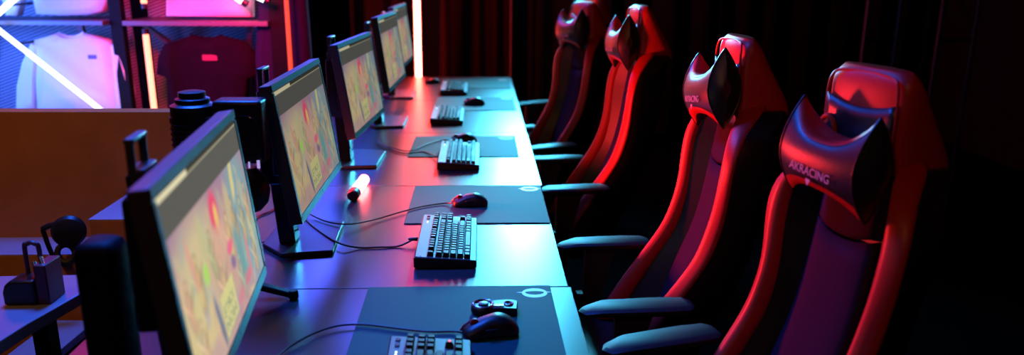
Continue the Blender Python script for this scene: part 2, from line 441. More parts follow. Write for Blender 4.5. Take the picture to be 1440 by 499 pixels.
make_pad(-.030, 5.28, .455, .42, .0, 'dark mouse pad farthest away at the end of the desk row')

# ------------------------------------------------------------------ keyboards (long axis Y, far end = arrow keys; -X is the function row)
KEYMESH = {}
def keycap(w):
    k = round(w, 4)
    if k not in KEYMESH:
        m = MB(); h = .0120
        m.taper((0, 0, 0), (.0168, w - .002, 0), (-.0004, 0, h), (.0120, w - .0082, 0))
        me = m.mesh('keycap'); me.materials.append(M_key); KEYMESH[k] = me
    return KEYMESH[k]
def make_keyboard(loc, rz, label, keys=True, red_key=False):
    t = thing('keyboard', label, 'keyboard', loc, rz, 'mechanical keyboards on the desks')
    W, L = .165, .365
    case = MB()
    # side profile wedge along X: high at -X (rear), low at +X (front)
    prof = [(-W / 2, .004), (-W / 2, .030), (-W / 2 + .006, .033), (W / 2 - .004, .021), (W / 2, .018), (W / 2, .003)]
    case.loft([[(x, y, z) for x, z in prof] for y in (-L / 2, L / 2)])
    cs = obj('case', case, M_blk, t, bevel=.0015)
    pl = MB(); slope = math.atan2(.012, W - .01)
    def ztop(x): return .0335 - (x + W / 2 - .006) * (.012 / (W - .01))
    xs0, xs1 = -W / 2 + .004, W / 2 - .002
    pl.loft([[(xs0, y, ztop(xs0) - .001), (xs1, y, ztop(xs1) - .001), (xs1, y, ztop(xs1) + .0006), (xs0, y, ztop(xs0) + .0006)] for y in (-L / 2 + .003, L / 2 - .003)])
    obj('top_plate', pl, M_kb, t)
    # control buttons and indicator lights on the wide rear strip
    for yy in (.165, .142):
        obj('control_button', MB().box((-W / 2 + .018, yy, ztop(-W / 2 + .018) + .001), (.010, .012, .003)), M_blk, t, bevel=.001)
    for yy in (.114, .104):
        obj('indicator_light', MB().box((-W / 2 + .018, yy, ztop(-W / 2 + .018) + .0008), (.004, .005, .0014)), M_ind, t)
    obj('name_strip', MB().box((-W / 2 + .016, -L / 2 + .022, ztop(-W / 2 + .016) + .0006), (.006, .026, .0012)), M_logo, t)
    obj('front_foot', MB().box((W / 2 - .02, 0, .002), (.012, L * .8, .003)), M_blkm, t)
    if keys:
        u = .0186
        x_first = -W / 2 + .043
        ybase = -L / 2 + .007
        rot = Euler((0, slope, 0))
        def put(row, a, w):
            if row == 0: x = x_first
            else: x = x_first + .0225 + (row - 1) * .0186
            y = ybase + (a + w / 2) * u
            k = bpy.data.objects.new('keycap', keycap(w * u)); C.objects.link(k); k.parent = t
            k.location = (x, y, ztop(x) + .0012); k.rotation_euler = rot
            return k
        nav = 15.35
        row0 = [(0, 1)] + [(2 + i, 1) for i in range(4)] + [(6.5 + i, 1) for i in range(4)] + [(11 + i, 1) for i in range(4)] + [(nav + i, 1) for i in range(3)]
        row1 = [(i, 1) for i in range(13)] + [(13, 2)] + [(nav + i, 1) for i in range(3)]
        row2 = [(0, 1.5)] + [(1.5 + i, 1) for i in range(12)] + [(13.5, 1.5)] + [(nav + i, 1) for i in range(3)]
        row3 = [(0, 1.75)] + [(1.75 + i, 1) for i in range(11)] + [(12.75, 2.25)]
        row4 = [(0, 2.25)] + [(2.25 + i, 1) for i in range(10)] + [(12.25, 2.75), (nav + 1, 1)]
        row5 = [(0, 1.25), (1.25, 1.25), (2.5, 1.25), (3.75, 6.25), (10, 1.25), (11.25, 1.25), (12.5, 1.25), (13.75, 1.25)] + [(nav + i, 1) for i in range(3)]
        sc = (L - .014) / ((nav + 3) * u)
        for r, row in enumerate((row0, row1, row2, row3, row4, row5)):
            for a, w in row:
                k = put(r, a * sc, w * sc)
                if red_key and r == 4 and a > 15:
                    obj('red_legend', MB().lathe([(0, .0120), (.0032, .0120), (.0032, .0127), (0, .0127)], n=12), M_ledred, k)
    return t
M_ind = mat('indicator_white', (.8, .8, .8), .5, emit=(1, 1, 1), estr=1.5)
M_ledred = mat('indicator_red', (.6, .02, .02), .5, emit=(1, .03, .03), estr=1.5)
make_keyboard((-.100, 1.286, DZ), .02, 'near keyboard cut off by the bottom of the frame, lying on the closest pad', red_key=True)
kb2 = make_keyboard((-.094, 2.112, DZ), 0, 'sharply focused compact keyboard on the second desk beside its pad')
kb3 = make_keyboard((-.087, 3.135, DZ), 0, 'blurred compact keyboard on the third desk overlapping the third pad')
kb4 = make_keyboard((-.170, 4.04, DZ), 0, 'small blurred keyboard with red lit rear edge on the fourth desk')
kb5 = make_keyboard((-.165, 4.97, DZ), 0, 'dark far keyboard on the last desk')

for k_ in [o for o in C.objects if o.name.startswith('keyboard') and 'category' in o and abs(o.location.y - 2.112) > .01 and abs(o.location.y - 4.04) > .01]:
    k_.rotation_euler.x = R(.95); k_.location.z = DZ + .0032
# ------------------------------------------------------------------ mice (front = -X)
def make_mouse(loc, rz, label, cable_pts=None, sc=1.0, tail=None):
    t = thing('gaming_mouse', label, 'mouse', loc, rz, 'black mice on the mouse pads')
    m = MB(); rings = []
    keysW = [(-1, .022), (-.8, .029), (-.4, .031), (0, .030), (.4, .034), (.8, .031), (1, .018)]
    keysH = [(-1, .012), (-.8, .021), (-.4, .031), (0, .0385), (.35, .040), (.75, .028), (1, .010)]
    for i in range(15):
        u = -1 + 2 * i / 14; x = u * .062 * sc; w = interp(keysW, u) * sc; h = interp(keysH, u) * sc
        ring = []
        for k in range(16):
            a = 2 * PI * k / 16; cy, sz = math.cos(a), math.sin(a)
            y = w * math.copysign(abs(cy) ** .75, cy); z = (h if sz > 0 else .004) * math.copysign(abs(sz) ** .8, sz) + .004
            ring.append((x, y, max(.0012, z)))
        rings.append(ring)
    m.loft(rings)
    body = obj('mouse_body', m, M_blk, t, sub=1)
    obj('scroll_wheel', MB().lathe([(.008, -.004), (.0095, -.003), (.0095, .003), (.008, .004)], axis=(0, 1, 0), org=(-.036 * sc, 0, .030 * sc), n=18), M_redp, t)
    side = MB()
    side.box((-.005, -.0325 * sc, .022 * sc), (.026, .004, .006)); 
    obj('side_button', side, M_blk, t, bevel=.001)
    st = MB(); st.tube([(-.064 * sc, .012, .010), (-.055 * sc, .013, .0205), (-.035 * sc, .014, .0315)], .0022, 8)
    obj('painted_red_edge', st, M_redp, t)  # red light on the front edge, put into the strip's colour
    if cable_pts:
        inv = (Matrix.Translation(loc) @ Matrix.Rotation(rz, 4, 'Z')).inverted()
        cb = MB().tube([inv @ Vector(p) for p in smooth_path(cable_pts)], .0024, 8)
        obj('cable', cb, M_cable, t, smooth=True)
    return t
def deskpts(px, z=.7475):
    return [at_z(x, y, z + (.0115 if 396 < x < 492 and 296 < y < 345 else 0)) for x, y in px]
padz = DZ + .0035
front = lambda loc, rz: Vector(loc) + Matrix.Rotation(rz, 3, 'Z') @ Vector((-.060, 0, .009))
def mouse_with_cord(loc, rz, label, px, sc=1.0, z=.7475):
    f = front(loc, rz)
    make_mouse(loc, rz, label, [f] + deskpts(px, z), sc)
mouse_with_cord((.020, 1.545, padz), R(14), 'large black mouse on the nearest pad with pinkish front edge', [(640, 466), (600, 466), (555, 461), (510, 456), (470, 459), (430, 474), (395, 497), (370, 530)])
mouse_with_cord((-.035, 2.485, padz), R(6), 'black mouse on the second pad, its cord trailing to the left', [(622, 286), (590, 291), (560, 299), (525, 309), (490, 315), (462, 312), (438, 302), (425, 290)], .95)
mouse_with_cord((-.075, 3.445, padz), R(4), 'black mouse on the third pad behind the blurred keyboard', [(622, 197), (600, 203), (575, 212), (552, 208), (535, 204)], .95)
make_mouse((-.035, 4.44, padz), R(0), 'blurred black mouse on the fourth pad with cyan rim', None, .98)
make_mouse((-.325, 5.30, DZ), R(20), 'small black mouse at the far desk end just right of the tall tube', None, .8)

# keyboard cords
def cord(name, pts, label, r=.0026):
    o = obj(name, MB().tube(smooth_path(pts), r, 8), M_cable, smooth=True)
    return tag(o, label, 'cable')
kp = [Vector((-.1775, 2.119, .757)), Vector((-.190, 2.119, .756))] + deskpts([(560, 346), (530, 347.5), (505, 348), (480, 343), (458, 331), (440, 318), (428, 307)], .7435)
o = obj('cable', MB().tube(smooth_path(kp), .0026, 8), M_cable, kb2, smooth=True); o.location = -Vector(kb2.location)
o = obj('cable_plug', MB().lathe([(.0045, 0), (.006, .002), (.005, .022), (.003, .03)], axis=(-1, 0, 0), org=(-.083, .007, .016), n=12), M_cable, kb2, smooth=True)
kp = [Vector((-.170, 3.14, .757)), Vector((-.185, 3.14, .753))] + deskpts([(596, 214), (570, 216), (548, 210), (530, 200)], .7435)
o = obj('cable', MB().tube(smooth_path(kp), .0026, 8), M_cable, kb3, smooth=True); o.location = -Vector(kb3.location)
cord('power_cable', deskpts([(352, 312), (365, 303), (380, 297), (400, 285)], .744), 'black cable on the desk left of the second monitor base, running behind the near screen', .003)
cord('video_cable', deskpts([(350, 345), (368, 341), (384, 336), (400, 322), (410, 308)], .7445), 'thin black cable crossing the desk to the second monitor base', .0022)

# ------------------------------------------------------------------ puck remote on the nearest pad
pk = thing('monitor_remote', 'small silver and black remote puck with a round dial behind the nearest mouse', 'remote', (.035, 1.653, padz))
b = MB()
b.lathe([(0, .001), (.026, .001), (.029, .006), (.028, .016), (.025, .020), (0, .020)], org=(-.030, 0, 0), n=32)
b.prism([(-.012, -.018), (.046, -.024), (.050, .020), (.030, .030), (-.012, .022)], .001, .019)
obj('remote_body', b, M_blk, pk, bevel=.002)
obj('dial', MB().torus((-.030, 0, .0205), .0225, .0028), M_chrome, pk, smooth=True)
obj('dial_centre', MB().lathe([(0, .020), (.011, .020), (.012, .0225), (.009, .0235), (0, .0235)], org=(-.030, 0, 0), n=24), M_steel, pk, smooth=True)
obj('button_ring', MB().torus((.028, .004, .0195), .0095, .0022), M_chrome, pk, smooth=True)
obj('bridge_trim', MB().box((.002, -.006, .0200), (.030, .012, .002)), M_chrome, pk, bevel=.0008)

# ------------------------------------------------------------------ small glowing tube lamp on the second desk
ca, ce = at_z(497, 283, DZ), at_z(519, 250, DZ)
d = (ce - ca); ln = .22; d.normalize()
gl = thing('tube_lamp', 'short glowing pink-white tube lamp with dark cap lying on the second desk', 'lamp', (ca.x, ca.y, DZ), math.atan2(d.y, d.x))
gm = MB().lathe([(0, .035), (.017, .035), (.0185, .038), (.0185, .205), (.015, .212), (0, .214)], axis=(1, 0, 0), org=(0, 0, .0205), n=24)
obj('glass_tube', gm, tube_mat('glow_pink', (1, .075, .07), 48), gl, smooth=True)
cp = MB(); cp.lathe([(0, -.012), (.017, -.012), (.0195, -.006), (.0205, .0), (.0195, .010), (.0205, .016), (.0205, .036), (0, .036)], axis=(1, 0, 0), org=(0, 0, .0212), n=20)
obj('end_cap', cp, M_redcap if False else mat('dark_red_cap', (.06, .004, .006), .45), gl, smooth=True)
obj('tip_cap', MB().lathe([(0, .212), (.006, .212), (.006, .222), (0, .224)], axis=(1, 0, 0), org=(0, 0, .0205), n=14), M_steel, gl, smooth=True)

# ------------------------------------------------------------------ gaming chairs (front = -X)
RX = [(.46, .075), (.52, .11), (.60, .165), (.68, .221), (.735, .260), (.78, .287), (.89, .320), (.975, .330), (1.04, .337), (1.10, .352), (1.14, .378), (1.19, .43)]   # bolster ridge
OX = [(.46, .12), (.55, .165), (.65, .228), (.742, .287), (.79, .313), (.872, .337), (.93, .343), (1.0, .346), (1.07, .360), (1.12, .392), (1.19, .475)]              # outer edge
OW = [(.46, .165), (.60, .185), (.75, .193), (.88, .196), (.97, .207), (1.05, .208), (1.10, .188), (1.15, .145), (1.19, .112)]        # outer half width
CXZ = [(.46, .24), (.60, .300), (.735, .355), (.85, .380), (.975, .400), (1.10, .418), (1.19, .43)]                                    # centre surface
def V3(x, y, z): return Vector((x, y, z))
def make_chair():
    t = thing('gaming_chair', '', 'chair')
    # black shell behind everything
    rings = []
    for i in range(15):
        z = .46 + .70 * i / 14; w = interp(OW, z) - .005; cx = interp(CXZ, z) + .006; ox = interp(OX, z) + .008
        rx = interp(RX, z); a = (w + .005) * .69; m_ = min(cx, rx + .026 + .09 * max(0, .92 - z))
        rings.append([V3(ox, -w, z), V3(m_, -a - .003, z), V3(cx, -a + .035, z), V3(cx, 0, z), V3(cx, a - .035, z), V3(m_, a + .003, z), V3(ox, w, z), V3(ox + .06, w, z), V3(cx + .07, w * .75, z), V3(cx + .085, 0, z), V3(cx + .07, -w * .75, z), V3(ox + .06, -w, z)])
    obj('backrest_shell', MB().loft(rings), M_blkl, t, smooth=True)
    # red headrest block: upright front, back edge sloping out downwards
    rings = []
    for z in (1.140, 1.148, 1.17, 1.205, 1.24, 1.275, 1.30, 1.318, 1.330, 1.337, 1.340):
        top = max(0, (z - 1.30) / .04); w = .110 - .004 * (z - 1.16) / .2 - .022 * top ** 2.2; f = .392 + .016 * top ** 2.5
        bk = interp([(1.14, .535), (1.17, .530), (1.21, .508), (1.27, .472), (1.32, .446), (1.34, .432)], z)
        rings.append([V3(f + .014, -w, z), V3(f, -w + .014, z), V3(f - .005, 0, z), V3(f, w - .014, z), V3(f + .014, w, z), V3((f + bk) / 2, w + .004, z), V3(bk - .01, w, z), V3(bk, w * .8, z), V3(bk + .008, 0, z), V3(bk, -w * .8, z), V3(bk - .01, -w, z), V3((f + bk) / 2, -w - .004, z)])
    head = obj('headrest', MB().loft(rings), M_redl, t, sub=2)
    # dark recess below the red cap, its upper edge curving down in the middle
    P = []
    for i in range(8):
        row = []
        for j in range(13):
            u = -1 + 2 * j / 12; zt = 1.262 + .016 * u * u; z = 1.10 + (zt - 1.10) * i / 7
            row.append(V3(.3845 + .004 * u * u + (max(0, 1.16 - z)) * .2, u * .096, z))
        P.append(row)
    rc = obj('recess_panel', MB().loft(P, cap=False, closed=False), M_blkl, head, smooth=True)
    sd = rc.modifiers.new('solid', 'SOLIDIFY'); sd.thickness = .005; sd.offset = 0
    rotx = Matrix(((0, 0, -1), (1, 0, 0), (0, 1, 0)))
    for sy in (-1, 1):
        obj('harness_ring', MB().torus((.381, sy * .076, 1.195), .024, .005, rotx, sy=1.5), M_chrmr, head, smooth=True)
        n = 20; sl = MB(); sl.add([V3(.3800, sy * .076 + .024 * math.cos(2 * PI * k / n), 1.195 + .036 * math.sin(2 * PI * k / n)) for k in range(n)], [tuple(range(n))])
        obj('harness_slot', sl, M_blkm, head)
    pp = [(-.096, 1.16), (-.096, 1.24), (-.095, 1.29), (-.086, 1.318), (-.06, 1.327), (0, 1.330)]
    pp = pp + [(-y, z) for y, z in reversed(pp[:-1])]
    obj('piping', MB().tube(smooth_path([V3(.389 + .02 * max(0, (z - 1.30) / .04) ** 2.5, y, z) for y, z in pp], 4), .003, 6), M_redl, head, smooth=True)
    # fabric centre panels
    def cpatch(z0, z1, hw0, hw1, dip=0):
        P = []
        for i in range(12):
            row = []
            for j in range(9):
                u = -1 + 2 * j / 8; f = i / 11; z = z0 + (z1 - z0) * f - dip * (1 - u * u) * f - dip * (1 - u * u) * (1 - f) * (1 if z0 > .9 else 0)
                row.append(V3(interp(CXZ, z) - .016 + .012 * u ** 4 - .014 * math.exp(-((z - .70) / .10) ** 2), u * (hw0 + (hw1 - hw0) * f), z))
            P.append(row)
        return MB().loft(P, cap=False, closed=False)
    for z0, z1, h0, h1, nm in ((.48, 1.010, .092, .086, 'centre_panel'), (1.017, 1.135, .086, .084, 'upper_panel')):
        c = obj(nm, cpatch(z0, z1, h0, h1, .018), M_fab, t, smooth=True); sd = c.modifiers.new('solid', 'SOLIDIFY'); sd.thickness = .016; sd.offset = 0
    # side bolsters: red above, black below
    inn = lambda z: .030 + .09 * max(0, .92 - z)
    def bol(z, sy):
        w = interp(OW, z); rw = w - .038; a = .69 * w
        rx, ox, cx = interp(RX, z), interp(OX, z), interp(CXZ, z)
        return [V3(x, sy * y, z) for x, y in ((rx + inn(z), a), (rx + .014, a + .004), (rx + .003, a + .014), (rx, rw), (rx + .003, rw + .012), (ox, w), (ox + .010, w - .004), (max(ox, rx) + .030, a + .016))]
    for sy in (-1, 1):
        for nm, lo, hi, mm in (('side_bolster', .47, 1.178, M_redl),):
            rr = [bol(lo + (hi - lo) * i / 16, sy) for i in range(17)]
            if sy < 0: rr = [list(reversed(r)) for r in rr]
            obj(nm, MB().loft(rr), mm, t, sub=1)
    # head pillow: bow-tie block, pointed at its four end corners
    PX, PZ = .350, 1.190
    def pil(u, ph, g=0.0):
        k = min(1, abs(u)) ** 2.8
        sn, cs = math.sin(ph), math.cos(ph); ex = math.copysign(abs(sn) ** .85, sn)
        h = (.048 + .056 * k if ex > 0 else .056 + .042 * k) + g
        th = .043 + .006 * (1 - k) + g
        lens = 1 - abs(ex) ** 1.8; box = abs(cs) ** .55
        x = th * math.copysign((1 - k) * box + k * min(lens, box), cs)
        return V3(-x, u * .108, h * ex + .006 * k)
    nu, nph = 17, 40
    full = [[pil(-1 + 2 * i / (nu - 1), 2 * PI * j / nph) for j in range(nph)] for i in range(nu)]
    mb = MB().loft(full, cap=False)
    for e, sg in ((0, -1), (nu - 1, 1)):
        base = full[e]; cen = sum(base, Vector()) / nph
        r1 = [cen.lerp(p, .62) + Vector((0, sg * .014, 0)) for p in base]; r2 = [cen.lerp(p, .25) + Vector((0, sg * .020, 0)) for p in base]
        rs = [base, r1, r2] if sg > 0 else [list(reversed(q)) for q in (base, r1, r2)]
        mb.loft(rs, cap=False); mb.add(rs[2], [tuple(range(nph))])
    pw = obj('neck_pillow', mb, M_blkl, t, smooth=True, angle=75); pw.location = (PX, 0, PZ); pw.rotation_euler = (R(-9), 0, 0)
    def part(p0, p1, nk): return MB().loft([[pil(-.97 + 1.94 * i / (nu - 1), p0 + (p1 - p0) * j / nk, .0012) for j in range(nk + 1)] for i in range(nu)], cap=False, closed=False)
    obj('top_panel', part(R(52), R(125), 10), M_redl, pw, smooth=True)
    obj('bottom_panel', part(R(-75), R(-38), 8), M_redl, pw, smooth=True)
    for sg in (-1, 1):
        loop = [pil(sg * 1.0, 2 * PI * j / nph) for j in range(nph)]
        obj('piping', MB().tube(loop + [loop[0]], .0024, 6, cap=False), M_blkl, pw, smooth=True)
    lm = text_mesh('AKRACING', .024); ctr = V3(-.0515, 0, -.018)
    rotm = Matrix(((0, 0, -1), (-1, 0, 0), (0, 1, 0)))
    for v_ in lm.vertices: v_.co = rotm @ v_.co + ctr
    obj('lettering', lm, M_thread, pw)
    ar = MB()
    for poly in ([(-.008, -.014), (.008, -.014), (0, -.028)],):
        ar.add([rotm @ Vector((p[0], p[1], .0003)) + ctr for p in poly], [tuple(range(len(poly)))])
    obj('arrow_mark', ar, M_thread, pw)
    # seat
    rings = []
    for i in range(13):
        x = -.27 + .50 * i / 12; w = .205 - .02 * abs(i / 6 - 1) ** 2; hz = .445 + .015 * (1 - i / 12); ed = .04; zf = -.02 if i in (0, 12) else 0
        rings.append([(x, -w, .39), (x, -w, hz + .02 + zf), (x, -w + .05, hz + ed + zf), (x, -w + .11, hz + .008 + zf), (x, 0, hz + zf), (x, w - .11, hz + .008 + zf), (x, w - .05, hz + ed + zf), (x, w, hz + .02 + zf), (x, w, .39), (x, 0, .38)])
    obj('seat', MB().loft(rings), M_blkl, t, sub=1)
    obj('seat_plate', MB().box((-.02, 0, .355), (.30, .24, .04)), M_steel, t, bevel=.004)
    # armrests
    cx_, cy_ = .125, .238
    for sy in (-1, 1):
        pr = [(-.150, .0), (-.135, .026), (-.09, .038), (.06, .042), (.125, .038), (.142, .02)]
        poly = [(x, -y) for x, y in pr] + [(x, y) for x, y in reversed(pr)]
        z1, z0 = .695, .674; dz = lambda x: -.012 if x < -.12 else (-.003 if x < -.08 else 0)
        pm = MB().loft([[(cx_ + x * .95, sy * cy_ + y * .9, z0 + dz(x) * .5) for x, y in poly], [(cx_ + x, sy * cy_ + y, z0 + .006 + dz(x)) for x, y in poly], [(cx_ + x, sy * cy_ + y, z1 - .006 + dz(x)) for x, y in poly], [(cx_ + x * .94, sy * cy_ + y * .82, z1 + dz(x)) for x, y in poly]])
        pad = obj('armrest', pm, M_arm, t, smooth=True, angle=50)
        br = MB(); br.taper((cx_ - .04, sy * cy_, .46), (.045, .022), (cx_ - .01, sy * cy_, .668), (.095, .034))
        br.taper((cx_ - .05, sy * cy_, .35), (.07, .03), (cx_ - .045, sy * cy_, .52), (.075, .034))
        br.box((cx_ - .05, sy * (cy_ / 2 + .04), .360), (.07, cy_ - .05, .016))
        obj('armrest_post', br, M_arm, pad, bevel=.003)
    for sy in (-1, 1):
        obj('hinge_cover', MB().lathe([(0, 0), (.055, 0), (.06, .008), (.05, .018), (0, .02)], axis=(0, sy, 0), org=(.16, sy * .20, .455), n=20), M_blk, t, smooth=True)
    obj('gas_lift', MB().lathe([(.028, .08), (.028, .22), (.018, .22), (.018, .34)], org=(-.02, 0, 0), n=18), M_steel, t, smooth=True)
    stb = MB(); stb.lathe([(.0, .07), (.05, .07), (.05, .13), (0, .135)], org=(-.02, 0, 0), n=18)
    for k in range(5):
        a = 2 * PI * k / 5 + .3; d_ = Vector((math.cos(a), math.sin(a), 0)); s_ = Vector((-d_.y, d_.x, 0)); o_ = Vector((-.02, 0, 0)); r_ = []
        for q, hh, ww, zz in ((.03, .05, .03, .10), (.30, .028, .018, .078)):
            c_ = o_ + d_ * q + Vector((0, 0, zz)); r_.append([c_ - s_ * ww - Vector((0, 0, hh / 2)), c_ + s_ * ww - Vector((0, 0, hh / 2)), c_ + s_ * ww + Vector((0, 0, hh / 2)), c_ - s_ * ww + Vector((0, 0, hh / 2))])
        stb.loft(r_)
    sb = obj('star_base', stb, M_steel, t, bevel=.003)
    for k in range(5):
        a = 2 * PI * k / 5 + .3; p_ = Vector((-.02 + .29 * math.cos(a), .29 * math.sin(a), .032))
        w_ = MB(); ax = Vector((-math.sin(a + .6), math.cos(a + .6), 0))
        for sg in (-1, 1): w_.lathe([(0, 0), (.030, 0), (.031, .004), (.031, .012), (.026, .016), (0, .016)], axis=ax * sg, org=p_ + ax * sg * .005, n=16)
        w_.tube([p_, p_ + Vector((0, 0, .036))], .008, 8)
        obj('caster', w_, M_blk, sb, smooth=True)
    return t
M_arm = mat('armrest_rubber', (.022, .022, .025), .55, spec=.25, noise=.1, nscale=200)
M_thread = mat('logo_thread', (.55, .42, .45), .6)
M_chrmr = mat('red_ring', (.5, .05, .02), .25)
proto_c = make_chair()
CH = [(.680, 1.455, R(14), 'red and black racing chair nearest the camera, largest at the right of the photo'),
      (.597, 2.045, R(1.5), 'red and black racing chair in sharp focus, second from the camera'),
      (.540, 3.08, R(3.5), 'red racing chair third from the camera, its headrest cut by the frame top'),
      (.455, 4.03, R(20), 'blurred red racing chair fourth from the camera, turned towards it'),
      (.640, 5.05, R(22), 'farthest racing chair, only its cyan lit head pillow showing behind the fourth')]
PILLOW_POSE = [(.332, -.012, 1.158, 2), (.350, 0, 1.190, -9), (.350, 0, 1.190, -4), (.350, 0, 1.190, -4), (.350, 0, 1.190, -4)]
for i, (x, y, a, lb) in enumerate(CH):       # x, y: middle of the backrest at elbow height
    o = proto_c if i == 0 else copy_tree(proto_c)
    o.scale = (1, 1, (.993, 1, 1.022, 1, 1)[i])      # chairs are set a little higher or lower
    o.location = (x - .335 * math.cos(a), y - .335 * math.sin(a), 0); o.rotation_euler = (0, 0, a)
    tag(o, lb, 'chair', 'red and black gaming chairs along the desks')
    for c in children(o):
        if c.name.startswith('armrest') and i >= 3: c.location.z = -.03 if i == 3 else -.06
        if c.name.startswith('neck_pillow'): c.location = PILLOW_POSE[i][:3]; c.rotation_euler = (R(PILLOW_POSE[i][3]), 0, 0)      # each pillow is strapped at its own height

# ------------------------------------------------------------------ black gear between the two nearest monitors
cam = thing('camera', 'black camera with ribbed lens barrel on a stand between the two nearest monitors', 'camera', (-.62, 1.76, DZ))
def L(px, py, y=1.76): return at_y(px, py, y) - Vector(cam.location)
lens = MB(); c0 = L(278, 215); c1 = L(277, 128); hgt = (c1 - c0).length
lens.lathe([(0, 0), (.046, 0), (.050, .01), (.050, hgt * .50), (.052, hgt * .52), (.052, hgt * .60), (.049, hgt * .62), (.049, hgt * .78), (.037, hgt * .82), (.037, hgt * .88), (.029, hgt * .91), (.029, hgt * .985), (.020, hgt), (0, hgt)], axis=(0, 0, 1), org=c0, n=28)
lo = obj('lens_barrel', lens, M_blk, cam, smooth=True, angle=30)
for k in range(5):
    obj('grip_ring', MB().torus(c0 + Vector((0, 0, hgt * (.08 + .085 * k))), .0505, .0022), M_blkm, lo, smooth=True)
bd = MB(); a_, b_ = L(303, 139), L(378, 226)
bd.box(((a_.x + b_.x) / 2, .0, (a_.z + b_.z) / 2), (abs(b_.x - a_.x), .066, abs(a_.z - b_.z)))
bd.box((a_.x + .02, -.03, (a_.z + b_.z) / 2 - .01), (.03, .04, abs(a_.z - b_.z) * .8))
body = obj('camera_body', bd, M_blk, cam, bevel=.008, seg=3)
obj('strap', MB().tube(smooth_path([L(338, 163, 1.715), L(350, 165, 1.71), L(359, 170, 1.71), L(363, 182, 1.71), L(362, 200, 1.715)]), .0022, 6), M_gloss, body, smooth=True)
for px in (350.5, 363.5):
    q = L(px, 231 if px > 355 else 232, 1.72)
    obj('status_light', MB().box(q, (.006 if px > 355 else .0035, .003, .018 if px > 355 else .014)), mat('lavender_light', (.5, .45, .8), .4, emit=(.55, .45, 1), estr=.7), body)
sp = MB(); q = L(352, 268)
sp.lathe([(0, -.050), (.022, -.047), (.040, -.027), (.045, 0), (.040, .027), (.024, .045), (.018, .056), (0, .056)], org=q, n=24)
obj('pan_head', sp, M_blk, cam, smooth=True)
hub = Vector((0, 0, .055))
obj('stand_post', MB().tube([c0 + Vector((0, 0, .01)), hub], .014, 12), M_blk, cam, smooth=True)
for tip in (Vector((-.447, 1.746, DZ)), Vector((-.76, 1.66, DZ)), Vector((-.67, 1.93, DZ))):
    tip = tip - Vector(cam.location); dd_ = (tip - hub); dd_.z = 0; dd_.normalize(); sd_ = Vector((-dd_.y, dd_.x, 0))
    lgm = MB(); up_ = Vector((0, 0, 1)); a0_ = hub; a1_ = tip + up_ * .010
    lgm.loft([[a0_ - sd_ * .011 - up_ * .010, a0_ + sd_ * .011 - up_ * .010, a0_ + sd_ * .011 + up_ * .010, a0_ - sd_ * .011 + up_ * .010], [a1_ - sd_ * .009 - up_ * .007, a1_ + sd_ * .009 - up_ * .007, a1_ + sd_ * .009 + up_ * .007, a1_ - sd_ * .009 + up_ * .007]])
    lg_ = obj('tripod_leg', lgm, M_blk, cam, bevel=.003)
    obj('rubber_tip', MB().lathe([(0, .0005), (.009, .0005), (.012, .004), (.012, .017), (.009, .022), (0, .022)], org=tip, n=18), M_blkm, lg_, smooth=True)
obj('support_arm', MB().tube([(q.x, q.y, q.z), ((q.x + c0.x) / 2, 0, (q.z + c0.z) / 2 - .02), c0 + Vector((0, 0, .01))], .016, 10), M_blk, cam, smooth=True)

M_spk = mat('speaker_black', (.004, .004, .005), .6, spec=.10)
# tall dark speaker behind the nearest monitor
p_ = at_y(149, 400, 1.28)
spk = thing('desktop_speaker', 'tall black speaker with rounded blue lit top standing left of the nearest monitor', 'speaker', (p_.x, 1.28, DZ))
sb = MB(); rings = []
ht = at_y(147, 336, 1.28).z - DZ
for z, s_ in ((.001, 1), (ht - .035, 1), (ht - .018, .97), (ht - .006, .86), (ht, .62)):
    rings.append([(math.copysign(abs(math.cos(a)) ** .55, math.cos(a)) * .036 * s_, math.copysign(abs(math.sin(a)) ** .55, math.sin(a)) * .040 * s_, z) for a in [2 * PI * k / 24 for k in range(24)]])
obj('speaker_cabinet', MB().loft(rings), M_spk, spk, smooth=True, angle=60)
for zz, rr in ((ht - .075, .020), (ht - .15, .026)):
    obj('speaker_cone', MB().lathe([(0, -.002), (rr * .4, -.001), (rr * .9, -.003), (rr, .0006), (rr, -.006), (0, -.006)], axis=(1, 0, 0), org=(.036, 0, zz), n=24), M_blkm, spk, smooth=True)

# ------------------------------------------------------------------ shop corner on the left
# wooden counter: back panel, lower ledge, raised block
wc = thing('wooden_counter', 'orange-brown wooden counter with stepped ledges below the shop shelves', 'counter', (-1.7, 2.45, 0))
def W(p): return p - Vector(wc.location)
ptop = at_y(120, 157, 2.45).z; pright = at_y(243, 170, 2.45).x
pn = MB(); pn.box(((-3.0 + pright) / 2 + 1.7, .03, ptop / 2), (pright + 3.0, .06, ptop)); obj('back_panel', pn, M_wood, wc, bevel=.002)
lf = at_z(60, 359, .65).y
blx = at_z(124, 310, .80).x; bly = at_z(124, 310, .80).y
ld = MB(); ld.box(((-3.0 + blx) / 2 + 1.7, (lf + 2.45) / 2 - 2.45, .325), (blx + 3.0, 2.45 - lf, .65)); obj('ledge', ld, M_wood, wc, bevel=.002)
bk = MB(); bk.box(((blx + pright) / 2 + 1.7, (bly + 2.45) / 2 - 2.45, .40), (pright - blx, 2.45 - bly, .80)); obj('raised_block', bk, M_wood, wc, bevel=.002)

M_ctop = mat('pale_lit_top', (.24, .20, .27), .5)  # pale slabs added on the wood so its tops catch the blue light
obj('ledge_top', MB().box(((-3.0 + blx) / 2 + 1.7, (lf + 2.45) / 2 - 2.45, .6515), (blx + 3.0, 2.45 - lf, .003)), M_ctop, wc)
obj('block_top', MB().box(((blx + pright) / 2 + 1.7, (bly + 2.45) / 2 - 2.45, .8015), (pright - blx, 2.45 - bly, .003)), M_ctop, wc)
